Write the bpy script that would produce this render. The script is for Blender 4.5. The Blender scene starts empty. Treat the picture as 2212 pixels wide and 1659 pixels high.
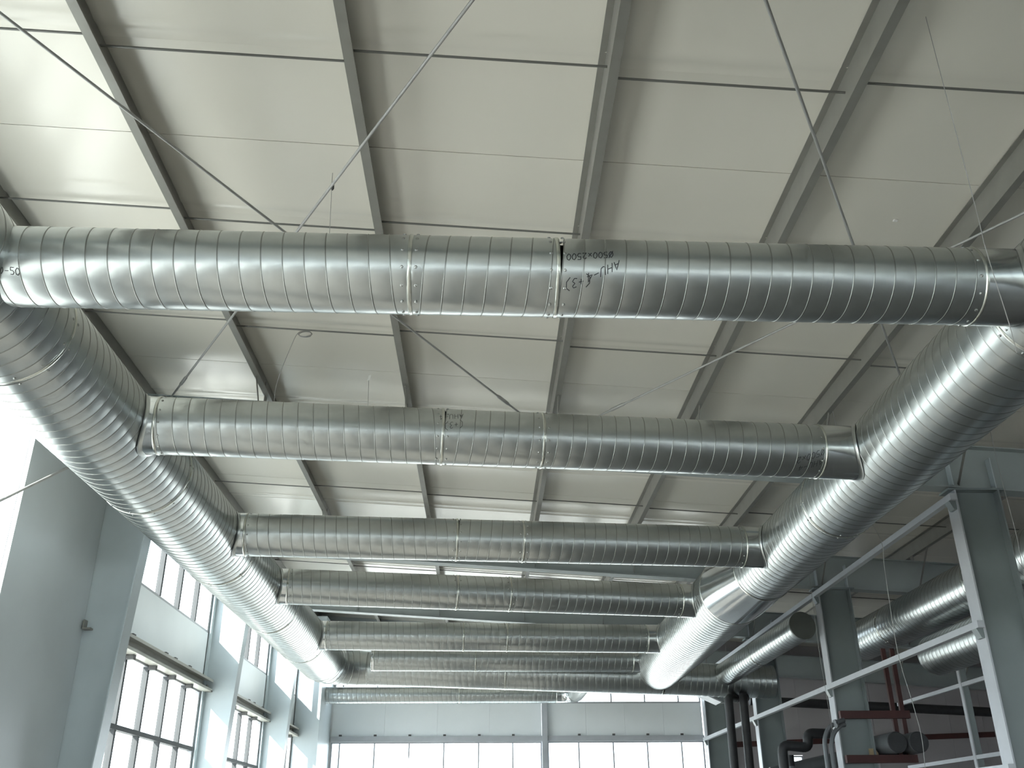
import bpy, math, random
import numpy as np
from mathutils import Vector, Matrix
random.seed(7)
S = bpy.context.scene
COL = S.collection

# ------------------------------------------------------------------ camera, sky, sun, exposure
cd = bpy.data.cameras.new('camera'); cam = bpy.data.objects.new('camera', cd); COL.objects.link(cam)
cd.sensor_fit = 'HORIZONTAL'; cd.sensor_width = 36.0; cd.lens = 36.0 * 2035.77 / 2212
cd.clip_start = 0.05; cd.clip_end = 500
_p, _y, _r = 0.4436975, 0.03051223, -0.00686556
fw = Vector((math.sin(_y)*math.cos(_p), math.cos(_y)*math.cos(_p), math.sin(_p)))
rt = Vector((math.cos(_y), -math.sin(_y), 0)); up = rt.cross(fw)
r2 = rt*math.cos(_r) + up*math.sin(_r); u2 = -rt*math.sin(_r) + up*math.cos(_r)
M = Matrix((r2, u2, -fw)).transposed().to_4x4(); M.translation = (0, 0, 1.6)
cam.matrix_world = M
S.camera = cam

W = bpy.data.worlds.new('sky'); S.world = W; W.use_nodes = True
bg = W.node_tree.nodes['Background']; bg.inputs[0].default_value = (0.86, 0.93, 1.0, 1); bg.inputs[1].default_value = 7.0
sd = bpy.data.lights.new('sun', 'SUN'); sun = bpy.data.objects.new('sun', sd); COL.objects.link(sun)
sd.energy = 22.0; sd.angle = math.radians(1.0); sd.color = (1.0, 0.93, 0.84)
sun.location = (-30, -20, 30)
sun.rotation_euler = Vector((0.56, 0.52, -0.52)).to_track_quat('-Z', 'Y').to_euler()
S.view_settings.view_transform = 'Standard'; S.view_settings.look = 'None'
S.view_settings.gamma = 1.0; S.view_settings.use_curve_mapping = False
S.view_settings.exposure = 0.0

# ------------------------------------------------------------------ materials
def mat(name, col, rough=0.5, metal=0.0, spec=0.5, var=0.0, vscale=3.0, rvar=0.0, bump=0.0, bscale=40.0, stretch=(1, 1, 1)):
    m = bpy.data.materials.new(name); m.use_nodes = True
    nt = m.node_tree; b = nt.nodes['Principled BSDF']
    b.inputs['Base Color'].default_value = (*col, 1); b.inputs['Roughness'].default_value = rough
    b.inputs['Metallic'].default_value = metal; b.inputs['Specular IOR Level'].default_value = spec
    if var or rvar or bump:
        tc = nt.nodes.new('ShaderNodeTexCoord'); mp = nt.nodes.new('ShaderNodeMapping')
        mp.inputs['Scale'].default_value = stretch
        nt.links.new(tc.outputs['Object'], mp.inputs['Vector'])
        n = nt.nodes.new('ShaderNodeTexNoise'); n.inputs['Scale'].default_value = vscale; n.inputs['Detail'].default_value = 5
        nt.links.new(mp.outputs[0], n.inputs['Vector'])
        if var:
            r = nt.nodes.new('ShaderNodeValToRGB')
            r.color_ramp.elements[0].position = 0.3; r.color_ramp.elements[1].position = 0.7
            r.color_ramp.elements[0].color = (*[c*(1-var) for c in col], 1)
            r.color_ramp.elements[1].color = (*[min(1, c*(1+var)) for c in col], 1)
            nt.links.new(n.outputs['Fac'], r.inputs[0]); nt.links.new(r.outputs[0], b.inputs['Base Color'])
        if rvar:
            mr = nt.nodes.new('ShaderNodeMapRange'); mr.inputs[1].default_value = 0.3; mr.inputs[2].default_value = 0.7
            mr.inputs[3].default_value = rough - rvar; mr.inputs[4].default_value = rough + rvar
            nt.links.new(n.outputs['Fac'], mr.inputs[0]); nt.links.new(mr.outputs[0], b.inputs['Roughness'])
        if bump:
            n2 = nt.nodes.new('ShaderNodeTexNoise'); n2.inputs['Scale'].default_value = bscale; n2.inputs['Detail'].default_value = 4
            nt.links.new(tc.outputs['Object'], n2.inputs['Vector'])
            bp = nt.nodes.new('ShaderNodeBump'); bp.inputs['Strength'].default_value = bump; bp.inputs['Distance'].default_value = 0.01
            nt.links.new(n2.outputs['Fac'], bp.inputs['Height']); nt.links.new(bp.outputs[0], b.inputs['Normal'])
    return m

GALV = mat('galvanised_duct', (0.50, 0.53, 0.53), 0.30, 1.0, var=0.035, vscale=14.0)
SEAM = mat('galvanised_seam', (0.30, 0.31, 0.30), 0.36, 1.0)
SHINY = mat('smooth_galvanised', (0.66, 0.69, 0.70), 0.17, 1.0, var=0.03, vscale=8)
BAND = mat('coupling_metal', (0.62, 0.64, 0.60), 0.25, 1.0)
ROOF = mat('roof_sheet', (0.70, 0.675, 0.605), 0.22, 0.0, 0.6, var=0.015, vscale=0.6)
PURL = mat('purlin_galvanised', (0.25, 0.245, 0.225), 0.45, 0.3, var=0.06, vscale=5)
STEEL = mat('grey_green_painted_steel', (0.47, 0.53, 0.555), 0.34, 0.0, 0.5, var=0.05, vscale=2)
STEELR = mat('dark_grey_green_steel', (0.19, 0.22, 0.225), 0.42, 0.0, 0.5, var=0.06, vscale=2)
WALLP = mat('pale_wall_sheet', (0.80, 0.84, 0.86), 0.35, 0.0, 0.5, var=0.04, vscale=0.8)
WALLD = mat('grey_blue_wall_sheet', (0.50, 0.545, 0.565), 0.34, 0.0, 0.5, var=0.05, vscale=1.0)
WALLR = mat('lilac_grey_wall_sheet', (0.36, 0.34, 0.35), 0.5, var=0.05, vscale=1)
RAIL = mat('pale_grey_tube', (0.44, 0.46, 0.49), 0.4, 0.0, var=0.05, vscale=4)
ALU = mat('window_frame_metal', (0.42, 0.43, 0.46), 0.4, 0.2, var=0.05, vscale=3)
HEAD = mat('cream_grey_header', (0.44, 0.44, 0.40), 0.4, 0.0, var=0.06, vscale=3)
ROD = mat('brace_rod_grey', (0.36, 0.36, 0.35), 0.45, 0.3, var=0.1, vscale=6)
SCREW = mat('screw_metal', (0.40, 0.41, 0.40), 0.35, 0.9)
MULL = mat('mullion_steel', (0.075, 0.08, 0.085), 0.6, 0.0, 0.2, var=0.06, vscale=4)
RAFT_M = mat('rafter_steel', (0.31, 0.345, 0.345), 0.42, var=0.05, vscale=2)
SAG = mat('sag_rod_steel', (0.15, 0.15, 0.14), 0.5, 0.2)
BOLT = mat('dark_bolt', (0.10, 0.10, 0.10), 0.5, 0.5)
RED = mat('red_oxide_steel', (0.05, 0.013, 0.012), 0.6, var=0.15, vscale=5)
BLACK = mat('black_insulation', (0.022, 0.023, 0.026), 0.55, var=0.2, vscale=8, bump=0.2)
CAPM = mat('dull_cap', (0.16, 0.17, 0.16), 0.6, 0.6, var=0.08, vscale=5)
CLAD = mat('grey_pipe_cladding', (0.14, 0.15, 0.16), 0.5, 0.3, var=0.1, vscale=5)
TAN = mat('tan_insulation_block', (0.42, 0.33, 0.20), 0.8, var=0.12, vscale=10)
INK = mat('black_marker', (0.02, 0.022, 0.028), 0.6)
WIRE = mat('thin_wire', (0.30, 0.30, 0.29), 0.5)
PAPER = mat('white_tag', (0.85, 0.85, 0.82), 0.6)
FLOOR = mat('concrete_floor', (0.20, 0.19, 0.175), 0.45, 0.0, 0.4, var=0.10, vscale=0.7)
GROUND = mat('outdoor_paving', (0.60, 0.59, 0.56), 0.8, var=0.08, vscale=0.3)
GLASS = bpy.data.materials.new('window_glass'); GLASS.use_nodes = True
nt = GLASS.node_tree; nt.nodes.remove(nt.nodes['Principled BSDF'])
tr = nt.nodes.new('ShaderNodeBsdfTransparent'); tr.inputs[0].default_value = (0.92, 0.95, 0.95, 1)
gl = nt.nodes.new('ShaderNodeBsdfGlossy'); gl.inputs['Roughness'].default_value = 0.02
mx = nt.nodes.new('ShaderNodeMixShader'); mx.inputs[0].default_value = 0.05
nt.links.new(tr.outputs[0], mx.inputs[1]); nt.links.new(gl.outputs[0], mx.inputs[2])
nt.links.new(mx.outputs[0], nt.nodes['Material Output'].inputs[0])

# ------------------------------------------------------------------ mesh helpers
class MB:
    def __init__(s): s.v = []; s.f = []
    def add(s, v, f):
        n = len(s.v); s.v += [tuple(p) for p in v]; s.f += [tuple(i+n for i in q) for q in f]; return s
    def box(s, x0, x1, y0, y1, z0, z1):
        v = [(x, y, z) for z in (z0, z1) for y in (y0, y1) for x in (x0, x1)]
        return s.add(v, [(0, 2, 3, 1), (4, 5, 7, 6), (0, 1, 5, 4), (1, 3, 7, 5), (3, 2, 6, 7), (2, 0, 4, 6)])
    def prism(s, poly, axis, a0, a1):
        # poly: 2D points in the plane normal to axis (0: (y,z), 1: (x,z), 2: (x,y))
        def P(q, a): return [(a, q[0], q[1]), (q[0], a, q[1]), (q[0], q[1], a)][axis]
        n = len(poly); v = [P(q, a0) for q in poly] + [P(q, a1) for q in poly]
        f = [tuple(range(n))[::-1], tuple(range(n, 2*n))] + [(i, (i+1) % n, n+(i+1) % n, n+i) for i in range(n)]
        return s.add(v, f)
    def bar(s, p, q, w, h, upv=(0, 0, 1)):
        p = Vector(p); q = Vector(q); d = (q-p).normalized(); a = d.cross(Vector(upv))
        if a.length < 1e-4: a = d.cross(Vector((0, 1, 0)))
        a.normalize(); b = a.cross(d); a *= w/2; b *= h/2
        v = [c+i+j for c in (p, q) for i, j in ((-a, -b), (a, -b), (a, b), (-a, b))]
        return s.add(v, [(0, 1, 2, 3), (7, 6, 5, 4), (0, 4, 5, 1), (1, 5, 6, 2), (2, 6, 7, 3), (3, 7, 4, 0)])
    def tube(s, pts, r, n=10, caps=True):
        pts = [Vector(p) for p in pts]; rs = r if isinstance(r, (list, tuple)) else [r]*len(pts)
        t0 = (pts[1]-pts[0]).normalized(); ref = Vector((0, 0, 1)) if abs(t0.z) < .9 else Vector((1, 0, 0))
        a = t0.cross(ref).normalized(); v = []; f = []
        for i, p in enumerate(pts):
            t = ((pts[min(i+1, len(pts)-1)]-pts[max(i-1, 0)])).normalized()
            a = (a - t*a.dot(t)).normalized(); b = t.cross(a)
            for k in range(n):
                th = 2*math.pi*k/n; v.append(p + (a*math.cos(th)+b*math.sin(th))*rs[i])
        for i in range(len(pts)-1):
            for k in range(n):
                f.append((i*n+k, i*n+(k+1) % n, (i+1)*n+(k+1) % n, (i+1)*n+k))
        if caps: f += [tuple(range(n))[::-1], tuple(range((len(pts)-1)*n, len(pts)*n))]
        return s.add(v, f)

def wloc(o):
    p = Vector((0, 0, 0))
    while o is not None: p += o.location; o = o.parent
    return p

def props(o, label=None, cat=None, group=None, kind=None):
    if label: o['label'] = label
    if cat: o['category'] = cat
    if group: o['group'] = group
    if kind: o['kind'] = kind
    return o

def raw(name, V, F, m, parent=None, smooth=False, flat_over=None, **kw):
    V = np.asarray(V, dtype=np.float64); c = (V.min(0)+V.max(0))/2
    me = bpy.data.meshes.new(name)
    me.from_pydata((V-c).tolist() if not isinstance(F, np.ndarray) else [], [], F if not isinstance(F, np.ndarray) else [])
    if isinstance(F, np.ndarray):
        k = F.shape[1]
        me.vertices.add(len(V)); me.vertices.foreach_set('co', (V-c).astype(np.float32).ravel())
        me.loops.add(F.size); me.loops.foreach_set('vertex_index', F.astype(np.int32).ravel())
        me.polygons.add(len(F)); me.polygons.foreach_set('loop_start', np.arange(0, F.size, k, dtype=np.int32))
        me.update(calc_edges=True); me.validate()
    if smooth: me.polygons.foreach_set('use_smooth', [True]*len(me.polygons))
    me.materials.append(m)
    o = bpy.data.objects.new(name, me); COL.objects.link(o)
    o.location = Vector(c) - (wloc(parent) if parent else Vector((0, 0, 0)))
    if parent: o.parent = parent
    return props(o, **kw)

def obj(name, mb, m, parent=None, smooth=False, **kw):
    o = raw(name, mb.v, mb.f, m, parent, smooth, **kw)
    if smooth: o.data.set_sharp_from_angle(angle=math.radians(40))
    return o

def thing(name, loc, label=None, cat=None, group=None, kind=None):
    o = bpy.data.objects.new(name, None); o.empty_display_size = .1; COL.objects.link(o); o.location = loc
    return props(o, label, cat, group, kind)

def same(name, src, centre, parent):
    o = bpy.data.objects.new(name, src.data); COL.objects.link(o)
    o.location = Vector(centre) - wloc(parent); o.parent = parent
    return o

ROOFZ = lambda x: 6.75 - 0.063*x          # under face of the roof sheets
XL, XR = -4.66, 14.0                      # left wall plane, right wall plane
YN, YF = -14.0, 26.4                      # near and far walls

# ------------------------------------------------------------------ floor, ground
obj('floor', MB().box(XL-.3, XR+.2, YN-.2, YF+.3, -0.2, 0.0), FLOOR, kind='structure')
gm = MB()
gm.box(-120, XL-.3, -120, 150, -.3, -.12).box(XL-.3, XR+.2, YF+.3, 150, -.3, -.12).box(XL-.3, XR+.2, -120, YN-.2, -.3, -.12).box(XR+.2, 130, -120, 150, -.3, -.12)
obj('trim_1', gm, GROUND, kind='structure')

# ------------------------------------------------------------------ ceiling: one sheet per seam spacing
ceil = thing('ceiling', (0, 6, 6.9), kind='structure')
y = 5.255 - 1.08*18; k = 0
while y < YF:
    a, b = y+.004, min(y+1.08-.004, YF+.1)
    # profile across the sheet: every second sheet dips a little before its far lap
    if k % 2 == 1:
        prof = [(a, 0), (a+.03, -.001), (a+.5, 0), (b-.26, 0), (b-.20, -.008), (b-.15, -.014), (b-.10, -.004), (b-.05, .003), (b, -.008)]
    else:
        prof = [(a, 0), (a+.5, -.001), (b, 0)]
    n = len(prof); x0, x1 = XL-.05, XR+.1
    V = []; F = []
    for x in (x0, x1):
        V += [(x, q, ROOFZ(x)+dz) for q, dz in prof] + [(x, b, ROOFZ(x)+.06), (x, a, ROOFZ(x)+.06)]
    nn = n+2
    F = [(i, (i+1) % nn, nn+(i+1) % nn, nn+i) for i in range(nn)] + [tuple(range(nn))[::-1], tuple(range(nn, 2*nn))]
    o = raw('roof_panel', V, F, ROOF, ceil); o.data.polygons.foreach_set('use_smooth', [True]*len(o.data.polygons)); o.data.set_sharp_from_angle(angle=math.radians(30))
    y += 1.08; k += 1
# weather deck over the sheet joints so that no daylight leaks in
V = [(x, q, ROOFZ(x)+dz) for dz in (.07, .12) for q in (YN-.3, YF+.4) for x in (XL-.4, XR+.3)]
raw('roof_deck', V, [(0, 2, 3, 1), (4, 5, 7, 6), (0, 1, 5, 4), (1, 3, 7, 5), (3, 2, 6, 7), (2, 0, 4, 6)], WALLD, ceil)

# ------------------------------------------------------------------ purlins with their sag rods
PX = [-4.50, -2.855, -1.025, 0.856, 2.60, 4.19, 5.93, 7.65, 9.40, 11.15, 12.9]
ORD = ['first', 'second', 'third', 'fourth', 'fifth', 'sixth', 'seventh', 'eighth', 'ninth', 'tenth', 'eleventh']
WHERE = ['hidden mostly above the left main duct', 'crossing the top left corner', 'crossing the top edge left of centre',
         'nearly upright right of centre', 'wide and leaning right at the top', 'leaving at the upper right edge',
         'beside the right main duct', 'over the dark side bay', 'above the two side bay ducts', 'deep in the dark side bay', 'next to the far right wall']
even = [0.9, 3.0, 5.11, 7.21, 9.295, 13.1, 14.95, 18.2, 19.95, 22.6, 24.6]
odd = [1.0, 3.1, 5.217, 7.35, 9.42, 13.0, 14.85, 18.3, 20.05, 22.7, 24.5]
for i, x in enumerate(PX):
    p = thing('roof_purlin', (x, 6, ROOFZ(x)-.24), 'grey roof purlin, %s from window wall, %s' % (ORD[i], WHERE[i]), 'purlin', 'roof purlins')
    zb, zt = ROOFZ(x)-.24, ROOFZ(x)-.004
    t = .006
    obj('web', MB().box(x, x+t, YN, YF-.02, zb, zt), PURL, p)
    fl = MB().box(x+t, x+.073, YN, YF-.02, zb, zb+t)
    fl.box(x+.073-t, x+.073, YN, YF-.02, zb+t, zb+.022)
    obj('bottom_flange', fl, PURL, p)
    x1 = ROOFZ(x-.06)
    obj('top_flange', MB().box(x-.05, x, YN, YF-.02, zt-t-.003, zt-.003), PURL, p)
    if i < len(PX)-1:
        xb = PX[i+1]
        for yy in (odd if i in (1, 3, 5, 7, 9) else even):
            za, zc = ROOFZ(x)-.14, ROOFZ(xb)-.14
            obj('sag_rod', MB().tube([(x+t, yy, za), (xb, yy, zc)], .0095, 8), SAG, p, True)

# ------------------------------------------------------------------ portal frames
CY = [3.5, 11.135, 16.43, 21.15]
RY = [11.135, 16.43, 21.2, 26.15]
RAFT = [3.5, 11.135, 16.43, 21.15, 26.12]
RLAB = ['steel rafter overhead behind the camera', 'steel rafter hidden behind the second cross duct and carried by the nearest right column',
        'steel rafter behind the third cross duct, carried by the second right column', 'steel rafter seen between the fourth and fifth cross ducts',
        'steel rafter against the far wall above the black pipe']
rz = lambda x: ROOFZ(x) - .36
for i, yy in enumerate(RAFT):
    xa, xb = -4.62, XR-.02
    dep = .55
    R = thing('roof_rafter', (0, yy, 6.0), '' + RLAB[i], 'beam', 'roof rafters')
    hz = 1.1  # haunch length at the wall column
    xs = [xa, -4.05, -3.9, XR-.02]
    bot = [rz(xa)-.66, rz(-4.05)-.60, rz(-3.9)-dep, rz(xb)-dep]
    V = [(x, yy+o_, rz(x)) for o_ in (-.005, .005) for x in xs] + [(x, yy+o_, z) for o_ in (-.005, .005) for x, z in zip(xs, bot)]
    F = []
    for j in range(3):
        F += [(j, j+1, 8+j+1, 8+j), (4+j+1, 4+j, 12+j, 12+j+1), (j+1, j, 4+j, 4+j+1), (8+j, 8+j+1, 12+j+1, 12+j)]
    F += [(0, 8, 12, 4), (3, 7, 15, 11)]
    raw('web', V, F, RAFT_M, R)
    m = MB()
    for j in range(3):
        m.bar((xs[j], yy, bot[j]-.007), (xs[j+1], yy, bot[j+1]-.007), .22, .014)
    obj('bottom_flange', m, RAFT_M, R)
    obj('top_flange', MB().bar((xa, yy, rz(xa)+.007), (xb, yy, rz(xb)+.007), .22, .014), RAFT_M, R)
    for x in PX[1:]:
        z0 = rz(x)+.014
        obj('purlin_cleat', MB().box(x+.008, x+.016, yy-.06, yy+.06, z0, ROOFZ(x)-.05), PURL, R)
        fb = MB()
        for sg in ((-1,) if i == 4 else (-1, 1)):
            fb.bar((x+.03, yy+sg*.62, ROOFZ(x)-.25), (x+.03, yy+sg*.02, rz(x)-dep+.05), .05, .006, (1, 0, 0))
        obj('fly_brace', fb, PURL, R)
    if i in (1, 2, 3):
        for x in (5.85, 6.385):
            obj('stiffener', MB().box(x-.006, x+.006, yy-.11, yy-.006, rz(x)-dep+.01, rz(x)-.14), RAIL if False else STEEL, R)

# left tapered wall columns
LL = ['behind the camera on the window side', 'nearest in view, beside the blue grey wall sheet', 'second along the window wall, with a light patch', 'third along the window wall, close to the far corner']
xin = lambda z: -4.185 + .055*(z-2.4)
for i, yy in enumerate(CY):
    c = thing('tapered_column', (-4.4, yy, 0), 'blue grey tapered steel column %s' % LL[i], 'column', 'window wall columns')
    zt = ROOFZ(-4.5) - .45
    obj('web', MB().prism([(-4.62, 0), (xin(0)-.014, 0), (xin(zt)-.014, zt), (-4.62, zt)], 1, yy-.006, yy+.006), STEEL, c)
    obj('outer_flange', MB().box(-4.645, -4.62, yy-(.008 if i == 1 else .125), yy+.125, 0, zt+.4), STEEL, c)
    obj('inner_flange', MB().prism([(xin(0)-.014, 0), (xin(0), 0), (xin(zt), zt), (xin(zt)-.014, zt)], 1, yy-.125, yy+.125), STEEL, c)
    if i:
        obj('girt_cleat', MB().box(-4.59, -4.50, yy-.10, yy-.006, 3.72, 3.74).box(-4.59, -4.575, yy-.10, yy-.006, 3.74, 3.83), PURL, c)
# clad pier at the far corner
pm = MB().box(XL+.02, -4.03, 24.5, YF-.01, 0, ROOFZ(-4.1)-.38)
obj('trim_2', pm, STEEL, kind='structure')

# right columns
RL = ['nearest to the camera at the right edge', 'second, behind the capped duct', 'third, under the far header duct', 'in the far right corner of the window bay']
for i, yy in enumerate(RY):
    c = thing('column', (6.1, yy, 0), 'dark grey green H section column with one flange painted as lit, %s' % RL[i], 'column', 'inner row columns')
    zt = rz(6.1)-.55-.04
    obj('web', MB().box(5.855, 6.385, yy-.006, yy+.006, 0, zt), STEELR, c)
    obj('flange', MB().box(5.835, 5.855, yy-.125, yy+.125, 0, zt), RAIL, c, label='flange facing the windows, their light painted in as pale grey')  # light from the windows is put into this flange's paler colour
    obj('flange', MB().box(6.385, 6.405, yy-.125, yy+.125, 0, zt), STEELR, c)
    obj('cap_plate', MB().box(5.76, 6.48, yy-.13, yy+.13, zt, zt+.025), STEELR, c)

# ------------------------------------------------------------------ windows, panels and headers
def window(name, axis, plane, a0, a1, z0, z1, muls, trans, t=.065):
    """axis 'y': a window in the left wall running along Y; axis 'x': in the far wall running along X"""
    w = thing(name, ((plane, (a0+a1)/2, z0) if axis == 'y' else ((a0+a1)/2, plane, z0)), kind='structure')
    def bx(m, u0, u1, v0, v1, d):
        return m.box(plane-d, plane+d, u0, u1, v0, v1) if axis == 'y' else m.box(u0, u1, plane-d, plane+d, v0, v1)
    e = [a0] + list(muls) + [a1]; h = [z0] + list(trans) + [z1]
    fm = MB(); bx(fm, a0, a0+.04, z0, z1, .04); bx(fm, a1-.04, a1, z0, z1, .04)
    bx(fm, a0+.04, a1-.04, z0, z0+.04, .04); bx(fm, a0+.04, a1-.04, z1-.04, z1, .04)
    obj('frame', fm, ALU, w)
    for u in muls:
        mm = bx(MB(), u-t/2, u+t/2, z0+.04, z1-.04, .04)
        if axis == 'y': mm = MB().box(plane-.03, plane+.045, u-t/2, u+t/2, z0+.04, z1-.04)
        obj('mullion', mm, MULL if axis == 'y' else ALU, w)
    for v in trans: obj('transom', bx(MB(), a0+.04, a1-.04, v-.032, v+.032, .046) if axis == 'x' else MB().box(plane-.035, plane+.06, a0+.04, a1-.04, v-.03, v+.03), MULL if axis == 'y' else ALU, w)
    for i in range(len(e)-1):
        for j in range(len(h)-1):
            obj('pane', bx(MB(), e[i]+.012, e[i+1]-.012, h[j]+.012, h[j+1]-.012, .004), GLASS, w)

def seq(a, b, st):
    r = []; 
    while a < b-.15: r.append(a); a += st
    return r

wl = thing('wall_left', (XL-.06, 6, 0), kind='structure')
def lpanel(y0, y1, z0, z1, m=WALLP, x=XL): obj('wall_panel', MB().box(x-.05, x, y0+.002, y1-.002, z0, z1).box(x-.10, x-.05, y0, y1, z0, z1), m, wl)
bays = [(-14, -6.5), (-6.3, 3.37), (3.63, 9.14), (11.26, 16.305), (16.555, 21.025), (21.275, 24.48)]
lpanel(YN, YF, 0, .9)
for (y0, y1) in [(-14, -6.4), (-6.4, 3.5), (3.5, 9.14), (11.135, 16.43), (16.43, 21.15), (21.15, 26.4)]:
    lpanel(y0, y1, 6.0, ROOFZ(XL)+.05, WALLD)
lpanel(9.14, 11.135, .9, ROOFZ(XL)+.05, WALLD)
obj('wall_panel', MB().box(XL+.002, -4.612, 9.09, 11.118, 0, ROOFZ(XL)-.02), WALLD, wl)
lpanel(24.48, 26.4, .9, 6.0)
for q in (-6.4, 3.5, 11.2, 16.43, 21.15): lpanel(q-.13 if q != 11.2 else 11.135, q+.125 if q != 11.2 else 11.26, .9, 6.0, WALLD)
wn = 1
for k, (y0, y1) in enumerate(bays):
    ms = seq(y0+.88 if k < 3 else (12.79-.005 if k == 3 else y0+.95), y1, .905)
    if k == 3: ms = [11.9, 12.79, 13.69, 14.59, 15.5]
    if k == 4: ms = [17.45, 18.36, 19.27, 20.17]
    if k == 5: ms = [22.2, 23.1, 24.0]
    if k == 2:
        window('window_%d' % wn, 'y', XL-.05, y0, y1, .9, 6.0, ms, [2.83]); wn += 1
    else:
        window('window_%d' % wn, 'y', XL-.05, y0, y1, .9, 3.74, ms, [2.83]); wn += 1
        window('window_%d' % wn, 'y', XL-.05, y0, y1, 4.66, 6.0, ms, []); wn += 1
        lpanel(y0, y1, 3.74, 4.66)
        if k >= 3:
            lab = {3: 'between the first and second window columns', 4: 'between the second and third window columns', 5: 'in the last bay before the far corner'}[k]
            hb = thing('header_beam', (-4.58, (y0+y1)/2, 3.73), 'cream grey header beam over the lower side windows, %s' % lab, 'beam', 'window header beams')
            ya, yb = y0-.10, y1+.10
            obj('channel', MB().box(XL, -4.50, ya, yb, 3.725, 3.74).box(XL, XL+.012, ya, yb, 3.74, 3.90).box(XL, -4.50, ya, yb, 3.90, 3.915).box(-4.506, -4.50, ya, yb, 3.74, 3.765).box(-4.506, -4.50, ya, yb, 3.875, 3.90), HEAD, hb)
            for j, q in enumerate([y0+1.3, y0+2.7, y0+3.15, y0+3.9]):
                if q < y1-.1: obj('clip', MB().box(-4.6, -4.53, q-.05, q+.05, 3.915, 3.95), BOLT, hb)
            for q in ms:
                obj('mullion_shoe', MB().box(-4.66, -4.57, q-.05, q+.05, 3.66, 3.725), BOLT, hb)

wf = thing('wall_far', (0, YF+.06, 0), kind='structure')
def fpanel(x0, x1, z0, z1, m=WALLP): obj('wall_panel', MB().box(x0+.002, x1-.002, YF, YF+.05, z0, z1).box(x0, x1, YF+.05, YF+.1, z0, z1), m, wf)
mulL = [-3.77, -2.86, -1.955, -1.045, -.135, .76]; mulR = [2.50, 3.41, 4.313, 5.22]
fpanel(-4.76, 5.86, 0, .9)
for x0, x1, ms in ((-4.0, 1.53, mulL), (1.67, 5.82, mulR)):
    window('window_%d' % wn, 'x', YF+.05, x0, x1, .9, 3.75, ms, [2.3], .035); wn += 1
    window('window_%d' % wn, 'x', YF+.05, x0, x1, 4.70, 5.95, ms, [5.07], .035); wn += 1
    xs = [x0] + [x0+(x1-x0)*q for q in (.25, .5, .75)] + [x1]
    for a, b in zip(xs[:-1], xs[1:]): fpanel(a, b, 3.75, 4.70)
    hb = thing('header_beam', ((x0+x1)/2, YF-.04, 3.74), 'pale header beam over the far wall windows, %s of the middle post' % ('left' if x0 < 0 else 'right'), 'beam', 'window header beams')
    obj('channel', MB().box(x0, x1, YF-.09, YF, 3.745, 3.76).box(x0, x1, YF-.09, YF-.078, 3.76, 3.865).box(x0, x1, YF-.09, YF, 3.865, 3.88), RAIL, hb)
    for q in ms: obj('clip', MB().box(q-.02, q+.05, YF-.09, YF-.04, 3.88, 3.925), BOLT, hb)
fpanel(-4.76, -4.0, .9, 5.95); fpanel(-4.76, 5.86, 5.95, 7.2, WALLD)
gp = thing('gable_post', (1.6, YF-.1, 0), 'slim pale grey post dividing the far wall windows', 'post')
obj('tube', MB().box(1.53, 1.67, YF-.16, YF-.002, 0, ROOFZ(1.6)-.36), RAIL, gp)
obj('cap_plate', MB().box(1.50, 1.70, YF-.18, YF-.02, 5.6, 5.62), RAIL, gp)
# side bay part of the far wall: upright sheets with two low windows
LW = [(7.86, 8.40, 3.12, 3.36), (10.15, 10.40, 2.95, 3.25)]
xs = [5.86, 6.95, 7.84, 8.42, 9.3, 10.13, 10.42, 11.4, 12.5, 13.4, 14.1]
for a, b in zip(xs[:-1], xs[1:]):
    hole = [w for w in LW if a <= w[0] and b >= w[1]]
    if hole:
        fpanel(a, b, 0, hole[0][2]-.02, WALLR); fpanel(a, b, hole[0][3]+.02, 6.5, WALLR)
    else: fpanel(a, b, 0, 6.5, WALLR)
for w_ in LW:
    window('window_%d' % wn, 'x', YF+.05, w_[0]-.01, w_[1]+.01, w_[2]-.01, w_[3]+.01, [], [], .03); wn += 1
wr = thing('wall_right', (XR+.05, 6, 0), kind='structure')
q = YN
while q < YF:
    for z0, z1 in (((0, 1.0), (4.6, 6.2)) if q < 1.5 else ((0, 6.2),)):
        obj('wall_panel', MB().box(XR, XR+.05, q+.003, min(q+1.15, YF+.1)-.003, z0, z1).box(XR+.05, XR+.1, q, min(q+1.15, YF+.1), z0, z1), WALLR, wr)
    q += 1.15
window('window_%d' % wn, 'y', XR+.05, YN, YN+1.15*14, 1.0, 4.6, [YN+1.15*k for k in range(1, 14)], [2.8]); wn += 1  # unseen window row, added to bring light in from the right
wnr = thing('wall_near', (5, YN-.05, 0), kind='structure')
q = XL-.1
while q < XR:
    for z0, z1 in ((0, 2.4), (3.4, ROOFZ(q)+.1)):
        obj('wall_panel', MB().box(q+.003, min(q+1.15, XR+.1)-.003, YN-.05, YN, z0, z1).box(q, min(q+1.15, XR+.1), YN-.1, YN-.05, z0, z1), WALLP, wnr)
    q += 1.15
window('window_%d' % wn, 'x', YN-.05, XL, XR, 2.4, 3.4, [XL+1.15*k for k in range(1, 17)], []); wn += 1  # unseen window strip behind the camera, added to light surfaces facing it

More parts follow.
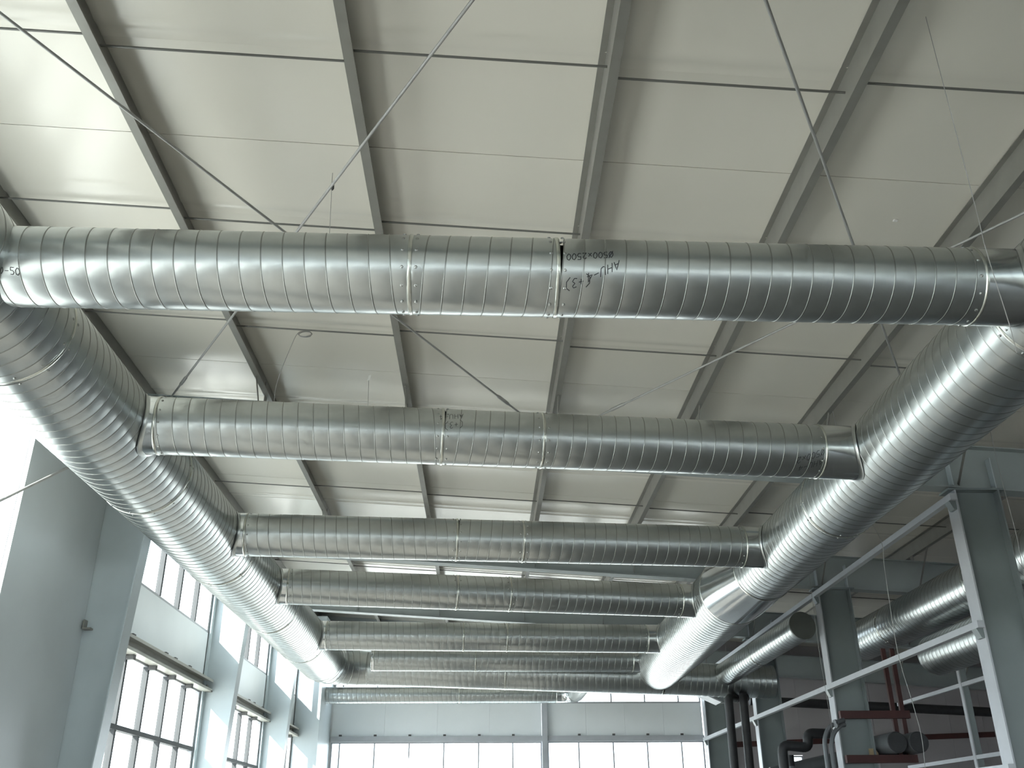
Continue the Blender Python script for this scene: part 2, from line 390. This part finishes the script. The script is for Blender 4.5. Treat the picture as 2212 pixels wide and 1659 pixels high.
# ------------------------------------------------------------------ roof and wall bracing rods
def rod(name, p, q, r, label, cat, group, m=ROD):
    t = thing(name, p, label, cat, group)
    P, Q = Vector(p), Vector(q); d = (Q-P).normalized(); L = (Q-P).length
    obj('rod', MB().tube([P, Q], r, 10), m, t, True)
    obj('turnbuckle', MB().tube([P+d*(L*.90), P+d*(L*.90+.05), P+d*(L*.90+.25), P+d*(L*.90+.3)], [r, r*1.8, r*1.8, r], 8), m, t, True)
    return t
rod('brace_rod', (0.13, 3.95, 6.335), (-4.02, 11.02, 6.60), .012, 'thin pale brace rod from the top edge centre down to the left', 'rod', 'roof brace rods')
rod('brace_rod', (-3.65, 4.1, 6.60), (0.55, 10.98, 6.315), .012, 'thin dark brace rod from the top left corner crossing down to the right', 'rod', 'roof brace rods')
rod('brace_rod', (1.60, 4.0, 6.24), (5.55, 10.95, 6.03), .012, 'thin grey brace rod at the top right running down to the right', 'rod', 'roof brace rods')
rod('brace_rod', (5.52, 4.3, 6.01), (1.25, 10.95, 6.27), .012, 'thin pale brace rod from the right edge down left behind the nearest cross duct', 'rod', 'roof brace rods')
rod('wall_brace_rod', (-4.45, 4.0, 1.55), (-4.45, 11.0, 6.05), .014, 'dark slanting brace rod in front of the left window and wall sheet', 'rod', None)

# ------------------------------------------------------------------ spiral ducts
def frame(p0, p1):
    p0 = np.array(p0, float); p1 = np.array(p1, float); d = p1-p0; L = np.linalg.norm(d); d /= L
    e1 = np.array([0, 0, 1.]) - d*d[2]; e1 /= np.linalg.norm(e1); e2 = np.cross(d, e1)
    return p0, d, L, e1, e2

def spiral(p0, p1, R, pitch=.13, hand=1, phase=0., segs=64):
    p0, d, L, e1, e2 = frame(p0, p1)
    turns = int(L/pitch)+3; N = turns*segs
    j = np.arange(N+1); th = hand*2*np.pi*j/segs
    base = pitch*(j/segs) - pitch*(1.2-phase)
    out = []
    sw = .062
    for s, off in ((np.array([0, .016, .046, sw]), np.array([0, .0028, .0028, 0])),
                   (np.array([sw, .2, .38, .6, .85, 1.0]), np.array([0, .0009, .0016, .0016, .0009, 0]))):
        a = np.clip(base[:, None]+s[None]*pitch, 0, L)
        r = R+off
        V = p0 + a[..., None]*d + r[None, :, None]*(np.cos(th)[:, None, None]*e1 + np.sin(th)[:, None, None]*e2)
        n = len(s); idx = np.arange((N+1)*n).reshape(N+1, n)
        q = np.stack([idx[:-1, :-1], idx[1:, :-1], idx[1:, 1:], idx[:-1, 1:]], -1).reshape(-1, 4)
        af = a.reshape(-1); keep = (af[q].max(1)-af[q].min(1)) > 1e-6
        # drop quads that lie wholly clamped at one end
        cen = af[q]; keep &= ~((cen >= L-1e-9).all(1) | (cen <= 1e-9).all(1))
        q = q[keep] if hand > 0 else q[keep][:, ::-1]
        used = np.unique(q); mp = np.zeros(len(af), int); mp[used] = np.arange(len(used))
        out.append((V.reshape(-1, 3)[used], mp[q]))
    return out

def ring(p0, d, e1, e2, prof, segs=64, arc=None):
    """surface of revolution: prof = [(axial, radius), ...] about p0 along d"""
    m = MB(); v = []; f = []
    for a, r in prof:
        for k in range(segs):
            th = 2*math.pi*k/segs; v.append(p0 + a*d + r*(math.cos(th)*e1+math.sin(th)*e2))
    for i in range(len(prof)-1):
        for k in range(segs): f.append((i*segs+k, (i+1)*segs+k, (i+1)*segs+(k+1) % segs, i*segs+(k+1) % segs))
    return m.add(v, f)

def screws(p0, d, e1, e2, axials, R, n, off=0.):
    m = MB()
    for a in axials:
        for k in range(n):
            th = 2*math.pi*(k+off)/n; u = math.cos(th)*e1+math.sin(th)*e2
            c = p0+a*d+R*u; m.tube([c-u*.002, c+u*.006, c+u*.009], [.010, .010, .005], 6)
    return m

def section(parent, p0, p1, R, hand, phase, pitch=.13, segs=64):
    (sv, sf), (bv, bf) = spiral(p0, p1, R, pitch, hand, phase, segs)
    b = raw('duct_section', bv, bf, GALV, parent, True)
    raw('spiral_seam', sv, sf, SEAM, b, True)
    return b

def coupling(parent, p0, d, e1, e2, a, R, sc=True):
    c = obj('coupling_band', ring(p0, d, e1, e2, [(a-.014, R+.0015), (a-.011, R+.006), (a-.003, R+.008), (a+.003, R+.008), (a+.011, R+.006), (a+.014, R+.0015)]), BAND, parent, True)
    if sc: obj('screws', screws(p0, d, e1, e2, (a-.045, a+.04), R, 14, .3), SCREW, c, kind='stuff')
    return c

def duct_run(label, p0, p1, R, cuts, hands, collar0=0., collar1=0., group=None, pitch=.13, segs=64, name='spiral_duct'):
    P0, d, L, e1, e2 = frame(p0, p1)
    t = thing(name, tuple((P0+d*L/2)-np.array([0, 0, R])), label, 'duct', group)
    xs = [collar0] + list(cuts) + [L-collar1]
    for i in range(len(xs)-1):
        section(t, P0+d*xs[i], P0+d*xs[i+1], R, hands[i % len(hands)], random.random(), pitch, segs)
    for c in cuts: coupling(t, P0, d, e1, e2, c, R)
    for c, end in ((collar0, 0.), (L-collar1, L)):
        w = abs(end-c)
        if w > .01:
            a, b = min(c, end), max(c, end)
            k = obj('branch_collar', ring(P0, d, e1, e2, [(a, R+.003), (b, R+.003)]), SHINY, t, True)
            obj('bead', ring(P0, d, e1, e2, [(c-.012, R+.002), (c-.006, R+.008), (c, R+.009), (c+.006, R+.008), (c+.012, R+.002)]), BAND, k, True)
            obj('screws', screws(P0, d, e1, e2, (c+(-.04 if end > c else .04),), R, 14, .1), SCREW, k, kind='stuff')
    return t, P0, d, L, e1, e2

def saddle(parent, P0, d, e1, e2, r, mainx, mainz, Rm, side):
    """rim where a branch of radius r meets a main duct of radius Rm running along Y"""
    v = []; f = []; n = 64
    for k in range(n):
        th = 2*math.pi*k/n
        for rr, lift in ((r+.002, .030), (r+.004, .006), (r+.024, .004)):
            dy, dz = rr*math.sin(th), rr*math.cos(th)
            rad = Rm+.004
            zz = P0[2]-mainz+dz
            xx = math.sqrt(max(rad*rad-zz*zz, 0.0004))
            x = mainx+side*(xx+lift)
            tt = (x-P0[0])/d[0]
            v.append((x, P0[1]+d[1]*tt+dy, P0[2]+d[2]*tt+dz))
    for k in range(n):
        for i in range(2):
            a, b = k*3+i, ((k+1) % n)*3+i
            f.append((a, b, b+1, a+1))
    raw('saddle_flange', v, f, GALV, parent, True)

MLX, MRX, MZ, MRL, MRR, MRF = -3.31, 3.80, 4.80, 0.44, 0.405, 0.50
BR = 0.25
branches = [  # label, y at left main, y at right main, z left, z right, coupling x
    ('nearest galvanised cross duct, largest in view, with handwriting right of its middle joint', 5.07, 5.20, 4.80, 4.79, [-.476, .436]),
    ('second galvanised cross duct from the camera, below the nearest one', 7.60, 8.20, 4.80, 4.80, [-.393, .499]),
    ('third galvanised cross duct, meeting the right main just before its smooth sleeve', 10.92, 11.46, 4.80, 4.80, [-.347, .454]),
    ('fourth galvanised cross duct, joining the thicker part of the right main', 13.52, 14.50, 4.80, 4.80, [-.422, .36]),
    ('fifth galvanised cross duct, lowest that reaches both main ducts', 17.26, 17.66, 4.80, 4.80, [-.385, .403]),
]
BT = []
for i, (lab, ya, yb, za, zb, cx) in enumerate(branches):
    xr = 3.66 if i > 2 else MRX
    Rr = MRF if i > 2 else MRR
    pa = (MLX+.32, ya, za); pb = (xr-.28, yb, zb)
    L = math.dist(pa, pb); k_ = L/(pb[0]-pa[0])
    cuts = [(c-pa[0])*k_ for c in cx]
    endc = (pb[0]-(3.13 if i == 0 else (3.09 if i == 1 else (3.2 if i == 2 else 2.98))))*k_
    t, P0, d, LL_, e1, e2 = duct_run(lab, pa, pb, BR, cuts, [1, -1, -1] if i < 3 else [1, 1, -1], .17*k_ if i else 0., endc, 'cross ducts')
    if i: saddle(t, P0, d, e1, e2, BR+.003, MLX, MZ, MRL, 1)
    saddle(t, P0, d, e1, e2, BR+.003, xr, MZ, Rr, -1)
    BT.append((t, P0, d, e1, e2))

# left main with a segmented elbow into the far header duct
t, P0, d, L, e1, e2 = duct_run('galvanised main duct running beside the left windows', (MLX, -4, MZ), (MLX, 19.75, MZ), MRL,
                               [7.2, 9.85, 12.75, 15.6, 18.7, 21.5], [1, 1, 1, 1, 1, 1, 1], 0, 0, None, .135, 80)
ec = np.array([MLX+.86, 19.75, MZ]); em = []
ev = []; ef = []; ns = 48; ng = 7
for g in range(ng):
    a = math.radians(90*g/(ng-1)); r_ = MRL + (.34-MRL)*(g/(ng-1)); zc = MZ-.07*(g/(ng-1))
    cpt = np.array([ec[0]-.86*math.cos(a), ec[1]+.86*math.sin(a), zc]); out = np.array([-math.cos(a), math.sin(a), 0])
    for k in range(ns):
        th = 2*math.pi*k/ns; ev.append(cpt + r_*(out*math.cos(th)+np.array([0, 0, 1])*math.sin(th)))
    if g:
        for k in range(ns): ef.append(((g-1)*ns+k, (g-1)*ns+(k+1) % ns, g*ns+(k+1) % ns, g*ns+k))
el = raw('elbow', ev, ef, GALV, t, True)
for g in range(0, ng):
    pts = ev[g*ns:(g+1)*ns]; obj('elbow_seam', MB().tube([tuple(p) for p in pts]+[tuple(pts[0])], .006, 6, False), SEAM, el, True)

# right main: slimmer near part, smooth sleeve, thicker far part
t, P0, d, L, e1, e2 = duct_run('galvanised main duct on the right with a smooth sleeve where it grows thicker', (MRX, -4, MZ), (MRX, 12.62, MZ), MRR,
                               [9.45, 13.6], [-1, -1, -1], 0, 0, None, .135, 80)
mid = np.array([MRX, 12.60, MZ]); far = np.array([3.66, 13.72, MZ])
sv = []; sf = []; ns = 80
for a, r_ in ((0, MRR+.004), (.12, MRR+.010), (.5, (MRR+MRF)/2+.01), (.88, MRF), (1, MRF+.004)):
    c_ = mid+(far-mid)*a
    for k in range(ns):
        th = 2*math.pi*k/ns; sv.append(c_+r_*np.array([math.cos(th), 0, math.sin(th)]))
for g in range(4):
    for k in range(ns): sf.append((g*ns+k, (g+1)*ns+k, (g+1)*ns+(k+1) % ns, g*ns+(k+1) % ns))
sl = raw('smooth_sleeve', sv, sf, SHINY, t, True, label='smooth shiny sleeve without spiral seams')
for c_, r_ in ((mid, MRR+.008), (far, MRF+.004)):
    obj('bead', ring(c_, np.array([0, 1., 0]), np.array([0, 0, 1.]), np.array([1., 0, 0]), [(-.012, r_-.004), (-.006, r_+.004), (.006, r_+.004), (.012, r_-.004)], 80), BAND, sl, True)
fs = section(t, far, np.array([3.66, 20.45, MZ-.05]), MRF, -1, .3, .135, 80)
coupling(t, far, np.array([0, 1., 0]), np.array([0, 0, 1.]), np.array([1., 0, 0]), 2.9, MRF)

# far header duct, capped stub, low far duct
hP0, hP1 = (MLX+.86, 20.61, 4.73), (6.1, 20.55, 4.43)
t, P0, d, L, e1, e2 = duct_run('wide galvanised header duct across the far end, reaching into the dark side bay', hP0, hP1, .335, [2.9, 6.2], [1, 1, -1], 0, 0, None, .13)
obj('end_cap', ring(P0, d, e1, e2, [(L-.02, .336), (L, .334), (L+.005, .01)]), GALV, t, True)

t, P0, d, L, e1, e2 = duct_run('short galvanised duct with a flat dull end cap facing the camera', (5.51, 16.4, 4.80), (5.05, 20.3, 4.56), .235, [2.0], [-1, -1], 0, 0, None, .12, 48)
obj('end_cap', ring(P0, d, e1, e2, [(.03, .236), (.0, .24), (-.006, .236), (-.006, .01), (-.006, .0001)], 48), CAPM, t, True, label='flat dull grey round cap')

t, P0, d, L, e1, e2 = duct_run('sixth galvanised cross duct, with a free end short of the left main', (-2.28, 19.72, 4.80), (3.3, 20.0, 4.80), BR, [2.1], [1, -1], .05, .25, 'cross ducts')
obj('end_cap', ring(P0, d, e1, e2, [(.02, BR+.001), (0, BR+.003), (-.004, BR), (-.004, .001)]), SHINY, t, True)

t, P0, d, L, e1, e2 = duct_run('lowest galvanised duct close to the far windows, ending in an elbow', (-4.03, 25.3, 4.78), (1.98, 25.3, 4.78), .205, [3.4], [1, -1], 0, .12, None, .12, 48)
ev = []; ef = []; ns = 40; ng = 6
for g in range(ng):
    a = math.radians(90*g/(ng-1)); c_ = np.array([1.98+.36*math.sin(a), 25.3-.36*(1-math.cos(a)), 4.78]); o_ = np.array([math.sin(a), math.cos(a), 0])
    for k in range(ns):
        th = 2*math.pi*k/ns; ev.append(c_+.206*(o_*math.cos(th)+np.array([0, 0, 1])*math.sin(th)))
    if g:
        for k in range(ns): ef.append(((g-1)*ns+k, (g-1)*ns+(k+1) % ns, g*ns+(k+1) % ns, g*ns+k))
el = raw('elbow', ev, ef, SHINY, t, True)
for g in range(ng):
    pts = ev[g*ns:(g+1)*ns]; obj('elbow_seam', MB().tube([tuple(p) for p in pts]+[tuple(pts[0])], .004, 6, False), SEAM, el, True)
section(t, (2.34, 24.94, 4.78), (2.34, 20.9, 4.72), .205, 1, .4, .12, 48)

# side bay ducts
t, P0, d, L, e1, e2 = duct_run('large galvanised duct in the dark side bay, behind the two nearest right columns', (7.0, 4.0, 4.75), (7.0, 17.6, 4.75), .345, [8.9, 12.1], [-1, -1, -1], 0, 0, 'side bay ducts', .13)
obj('end_cap', ring(P0, d, e1, e2, [(L-.02, .346), (L, .344), (L+.004, .01)]), GALV, t, True)
obj('end_cap', ring(P0, d, e1, e2, [(.02, .346), (0, .344), (-.004, .01)]), GALV, t, True)
t, P0, d, L, e1, e2 = duct_run('smaller galvanised duct below the large one, left of the nearest right column', (7.0, 4.0, 4.03), (7.0, 14.8, 4.03), .30, [6.5], [-1, -1], 0, 0, 'side bay ducts', .13)
obj('end_cap', ring(P0, d, e1, e2, [(L-.02, .301), (L, .299), (L+.004, .01)]), GALV, t, True)
obj('end_cap', ring(P0, d, e1, e2, [(.02, .301), (0, .299), (-.004, .01)]), GALV, t, True)

# ------------------------------------------------------------------ handwriting on the ducts (marker strokes wrapped on the sheet)
G = {  # strokes in a 1 x 1.4 box
 '0': [[(.5, 0), (.1, .3), (.05, .9), (.4, 1.4), (.8, 1.2), (.9, .6), (.5, 0)]],
 'O': [[(.5, 0), (.1, .3), (.05, .9), (.4, 1.4), (.8, 1.2), (.9, .6), (.5, 0)], [(.0, -.1), (1, 1.5)]],
 '5': [[(.9, 1.4), (.2, 1.4), (.15, .8), (.6, .85), (.9, .5), (.6, .05), (.1, .1)]],
 '2': [[(.1, 1.1), (.5, 1.4), (.85, 1.0), (.1, 0), (.95, .05)]],
 'x': [[(.1, .1), (.8, .9)], [(.1, .9), (.8, .1)]],
 'A': [[(.0, 0), (.45, 1.4), (.9, 0)], [(.2, .5), (.75, .5)]],
 'H': [[(.1, 0), (.1, 1.4)], [(.85, 0), (.85, 1.4)], [(.1, .7), (.85, .7)]],
 'U': [[(.1, 1.4), (.12, .2), (.5, 0), (.85, .2), (.9, 1.4)]],
 '-': [[(.1, .65), (.9, .7)]],
 '4': [[(.7, 0), (.7, 1.4), (.05, .5), (.95, .5)]],
 '3': [[(.1, 1.3), (.6, 1.4), (.8, 1.1), (.4, .75), (.85, .4), (.5, 0), (.05, .1)]],
 '+': [[(.1, .7), (.9, .7)], [(.5, .3), (.5, 1.1)]],
 '9': [[(.8, .9), (.4, .7), (.1, 1.0), (.4, 1.4), (.8, 1.2), (.8, .6), (.5, 0)]],
 '(': [[(.8, 1.7), (.2, 1.2), (.2, .3), (.8, -.3)]], ')': [[(.1, 1.7), (.7, 1.2), (.7, .3), (.1, -.3)]], ' ': [],
}
def writing(parent, P0, d, e1, e2, R, text, x0, ang0, h, slope=0., flip=True, w=.004, sub='handwriting'):
    """x0: start along X (world), ang0: degrees above the camera-facing line; flip: upside down"""
    m = MB(); sg = -1 if flip else 1; u = 0.
    for ch in text:
        for st in G[ch]:
            pts = []
            for i in range(len(st)-1):
                (a, b), (c, e) = st[i], st[i+1]; n = 4
                for q in range(n): pts.append((a+(c-a)*q/n, b+(e-b)*q/n))
            pts.append(st[-1])
            P = []
            for a, b in pts:
                uu = u+a*h*.62; vv = b*h/1.4 + slope*uu
                x = x0+sg*uu; ang = math.radians(ang0)+sg*vv/R
                ax = (x-P0[0])/d[0]; fwd = -e2 if e2[1] > 0 else e2
                P.append(Vector(P0+d*ax+(R+.0025)*(math.cos(ang)*fwd+math.sin(ang)*e1)))
            v = []; f = []
            for i, p in enumerate(P):
                tt = (P[min(i+1, len(P)-1)]-P[max(i-1, 0)]).normalized()
                nn = (p-Vector(P0)); nn = (nn-Vector(d)*nn.dot(Vector(d))).normalized(); s_ = tt.cross(nn)*w/2
                v += [p-s_, p+s_]
                if i: f.append((2*i-2, 2*i-1, 2*i+1, 2*i))
            m.add(v, f)
        u += h*.62*(1.15 if ch != ' ' else .8)
    obj(sub, m, INK, parent)
t, P0, d, e1, e2 = BT[0]
writing(t, P0, d, e1, e2, BR, 'O500x2500', .775, 11, .046, .10, w=.0055)
writing(t, P0, d, e1, e2, BR, 'AHU-4', .81, -4, .058, .45, w=.0055)
writing(t, P0, d, e1, e2, BR, '(+3)', .635, -26, .058, .25, w=.0055)
writing(t, P0, d, e1, e2, BR, '250-50', -2.98, -40, .045, -.1, False)
t, P0, d, e1, e2 = BT[1]
writing(t, P0, d, e1, e2, BR, 'AHU-4', -.22, 34, .06, .15)
writing(t, P0, d, e1, e2, BR, '(+3)', -.22, 14, .06, .2)
writing(t, P0, d, e1, e2, BR, 'O500x2', 3.06, -14, .06, .4)
writing(t, P0, d, e1, e2, BR, 'AHU-4', 3.05, -36, .06, .4)

# ------------------------------------------------------------------ rails between the right columns
def rail(label, pts, z, w=.08):
    t = thing('rail', (5.79, pts[0], z), label, 'rail', 'rails between the inner columns')
    obj('tube', MB().box(5.752, 5.832, pts[0], pts[1], z-w/2, z+w/2), RAIL, t)
    for yy in RY:
        if pts[0] < yy+.2 and yy-.2 < pts[1]:
            obj('bracket', MB().prism([(5.752, z-w/2), (5.835, z-w/2), (5.835, z-w/2-.11), (5.80, z-w/2-.11)], 1, yy-.10, yy+.02), STEELR, t)
rail('pale square tube rail highest in the row, from the nearest right column into the distance', (10.98, 26.2), 5.32)
rail('pale square tube rail at middle height across the right columns, ending at the far windows', (10.98, 26.2), 3.76)
rail('pale square tube rail at the bottom edge beside the nearest right column', (10.98, 26.2), 2.20)

t = thing('partition_frame', (7.8, 15.8, 0), 'pale grey tube frame with one post deep in the dark side bay', 'frame')
obj('post', MB().box(7.765, 7.785, 15.76, 15.84, 0, 4.0), RAIL, t)
obj('post_web', MB().box(7.785, 7.90, 15.79, 15.81, 0, 4.0), STEELR, t)
for z in (3.72, 2.62): obj('rail', MB().box(7.77, 7.83, 9.5, 15.76, z-.03, z+.03).box(7.77, 7.83, 15.84, 18.4, z-.03, z+.03), RAIL, t)

# ------------------------------------------------------------------ red pipe rack, pipes and tanks behind the second column
t = thing('pipe_rack', (6.4, 16.22, 2.5), 'dark red steel pipe rack fixed to the second right column', 'rack')
obj('beam', MB().box(5.86, 7.02, 16.17, 16.27, 3.25, 3.37), RED, t)
obj('beam', MB().box(5.86, 7.02, 16.17, 16.27, 2.57, 2.69), RED, t)
for x in (6.80, 6.95): obj('post', MB().box(x-.035, x+.035, 16.28, 16.34, 2.69, 4.39), RED, t)
obj('shelf_angle', MB().box(6.1, 6.95, 16.28, 16.9, 2.64, 2.69), RED, t)
def tank(x, y0, y1, z, r, label):
    t = thing('insulated_pipe', (x, y0, z), label, 'pipe', 'insulated pipe ends')
    obj('jacket', MB().tube([(x, y0, z), (x, y0+.02, z), (x, y1, z)], [r*.97, r, r], 28), CLAD, t, True)
    obj('end_face', MB().tube([(x, y0-.012, z), (x, y0, z)], [r*.9, r*.96], 28), BLACK, t, True)
tank(6.63, 15.95, 16.95, 2.862, .165, 'dark round pipe end on the red rack, left one of two')
tank(6.985, 15.95, 16.95, 2.862, .165, 'dark round pipe end on the red rack, right one of two')
obj('insulation_block', MB().prism([(6.33, 2.695), (6.46, 2.695), (6.46, 2.73), (6.41, 2.80), (6.33, 2.80)], 1, 16.36, 16.85), TAN, label='tan block on the red rack left of the dark pipe ends', cat='block')

def pipe(name, label, pts, r, m=BLACK, bend=.14, joints=True):
    P = [Vector(p) for p in pts]; path = [P[0]]
    for i in range(1, len(P)-1):
        a, b, c = P[i-1], P[i], P[i+1]; u = (a-b); v = (c-b); q = min(bend, u.length*.45, v.length*.45)
        s0 = b+u.normalized()*q; s1 = b+v.normalized()*q
        for k in range(7):
            w = k/6; path.append(s0*(1-w)**2+b*2*w*(1-w)+s1*w*w)
    path.append(P[-1])
    t = thing(name, pts[0], label, 'pipe')
    obj('jacket', MB().tube(path, r, 16), m, t, True)
    if joints:
        for i in (0, len(P)-1):
            j = P[1]-P[0] if i == 0 else P[-2]-P[-1]
            j.normalize(); obj('joint_band', MB().tube([P[i]+j*.18, P[i]+j*.22], r*1.04, 16), CLAD, t, True)
    return t
pipe('riser_pipe', 'black upright pipe left of the third right column, left one of two', [(4.93, 20.0, 0), (4.99, 20.0, 4.05), (5.3, 20.6, 4.1)], .085)
pipe('riser_pipe', 'black upright pipe left of the third right column, right one of two', [(5.25, 20.0, 0), (5.29, 20.0, 4.08), (5.5, 20.6, 4.12)], .085)
pipe('looped_pipe', 'black insulated pipe bent over in a loop right of the third column', [(5.2, 17.5, 0), (5.22, 17.5, 2.95), (5.69, 17.5, 2.90), (5.70, 17.5, 3.14), (6.3, 17.5, 3.12)], .085)
pipe('looped_pipe', 'short black drop pipe inside the loop', [(5.44, 17.8, 0), (5.44, 17.8, 2.8)], .06)
pipe('sloping_pipe', 'dark grey clad pipe leaning across the bottom edge by the second right column', [(5.18, 18.2, 2.50), (6.6, 18.2, 2.78)], .13, CLAD)
pipe('conduit', 'thin grey bent conduit beside the second right column, left one of two', [(5.40, 15.9, 0), (5.44, 15.9, 2.90), (5.53, 15.9, 3.08), (5.72, 15.9, 3.18), (5.82, 15.95, 3.2)], .035, CLAD, .08)
pipe('conduit', 'thin grey bent conduit beside the second right column, right one of two', [(5.53, 15.9, 0), (5.54, 15.9, 2.82), (5.60, 15.9, 3.0), (5.74, 15.9, 3.12), (5.82, 15.95, 3.13)], .035, CLAD, .08)
pipe('ceiling_pipe', 'thick black pipe running across in front of the far wall of the side bay', [(6.5, 24.0, 4.47), (13.5, 24.0, 4.13)], .11)
t = thing('wall_girt', (9.5, 26.33, 3.7), 'dark red brown girt across the far wall of the side bay', 'beam')
obj('channel', MB().bar((5.9, 26.34, 3.62), (13.6, 26.34, 3.87), .10, .13), RED, t)
obj('clip', MB().box(9.2, 9.3, 26.27, 26.30, 3.70, 3.80), BOLT, t)

t = thing('cable_tray', (5.6, 23.6, 4.35), 'short pale tilted tray under the right end of the far header duct', 'tray')
obj('tray', MB().prism([(5.16, 4.56), (5.63, 4.35), (5.66, 4.37), (5.19, 4.58)], 1, 23.3, 23.9), RAIL, t)
obj('strap', MB().bar((5.64, 23.6, 4.36), (5.92, 23.6, 4.38), .03, .02), RAIL, t)
obj('hanger', MB().tube([(5.90, 23.6, 4.37), (5.96, 23.6, ROOFZ(5.93)-.238)], .006, 6), ROD, t, True)

# ------------------------------------------------------------------ thin wires, coil, tags, weight
def wire(label, pts, r=.0035):
    # smooth through the points
    P = [Vector(p) for p in pts]; path = []
    for i in range(len(P)-1):
        a = P[max(i-1, 0)]; b = P[i]; c = P[i+1]; e = P[min(i+2, len(P)-1)]
        for k in range(5):
            w = k/5; path.append(.5*((2*b)+(c-a)*w+(2*a-5*b+4*c-e)*w*w+(3*b-a-3*c+e)*w**3))
    path.append(P[-1])
    m = MB().tube(path, r, 5)
    return obj('hanging_wire', m, WIRE, smooth=True, label=label, cat='wire', group='hanging wires')
wire('thin wire hanging in front of the nearest right column', [(5.594, 9.5, 6.39), (5.594, 9.5, 5.85), (5.579, 9.5, 5.19), (5.595, 9.5, 4.42), (5.576, 9.5, 3.98), (5.58, 9.5, 3.0)])
wire('long thin wire hanging left of the nearest right column down to the bottom edge', [(4.25, 10.5, 6.45), (4.335, 10.5, 5.222), (4.453, 10.5, 4.938), (4.58, 10.5, 4.599), (4.562, 10.5, 4.29), (4.541, 10.5, 3.387), (4.607, 10.5, 2.814), (4.636, 10.5, 2.45), (4.594, 10.5, 2.0)])
wire('thin wire hanging before the second right column', [(5.086, 14.5, 6.42), (5.086, 14.5, 5.9), (5.084, 14.5, 5.567), (5.086, 14.5, 5.219), (5.071, 14.5, 4.07), (5.081, 14.5, 3.617), (5.098, 14.5, 2.9)])
wire('thin string hanging from the roof before the nearest cross duct, carrying a small weight', [(-1.355, 6.7, 6.82), (-1.33, 6.6, 6.6), (-1.30, 6.55, 6.0), (-1.27, 6.5, 5.3)], .0025)
wire('thin wire dropping from a coil near the roof behind the nearest cross duct', [(-2.145, 9.5, 6.74), (-2.19, 9.5, 6.62), (-2.32, 9.5, 6.1), (-2.31, 9.5, 5.7)], .003)
wire('thin wire below a white tag between the second and third roof purlins', [(-1.47, 10.7, 6.72), (-1.46, 10.7, 6.4), (-1.45, 10.7, 6.0)], .003)
wire('thin wire hanging past the right end of the nearest cross duct', [(2.95, 4.6, 6.55), (2.946, 4.6, 5.0), (2.942, 4.6, 4.68), (2.963, 4.6, 4.18), (2.961, 4.6, 4.0)], .0025)
pts = []
for k in range(49):
    th = 2*math.pi*k/48*2.9; pts.append((-2.07+.075*math.cos(th)+.004*k/10, 9.50+.03*math.sin(th), 6.74+.05*math.sin(th)-.0004*k))
obj('wire_coil', MB().tube(pts, .0035, 5), WIRE, smooth=True, label='small loose coil of thin wire under the roof behind the nearest cross duct', cat='wire')
obj('paper_tag', MB().prism([(-1.49, 6.72), (-1.455, 6.735), (-1.445, 6.80), (-1.475, 6.79)], 1, 10.69, 10.70), PAPER, label='small white tag hanging below the roof, left of the photo centre', cat='tag')
obj('paper_tag', MB().box(3.63, 3.645, 6.865, 6.895, ROOFZ(3.64)-.012, ROOFZ(3.64)-.002).box(3.65, 3.665, 6.865, 6.895, ROOFZ(3.66)-.012, ROOFZ(3.66)-.002), PAPER, label='tiny white sticker on the roof sheet at the upper right', cat='tag')
obj('string_weight', MB().tube([(-1.325, 6.60, 6.64), (-1.325, 6.60, 6.62), (-1.325, 6.60, 6.58), (-1.325, 6.60, 6.56)], [.004, .014, .016, .006], 10), BOLT, smooth=True, label='small dark weight on a string above the nearest cross duct', cat='weight')
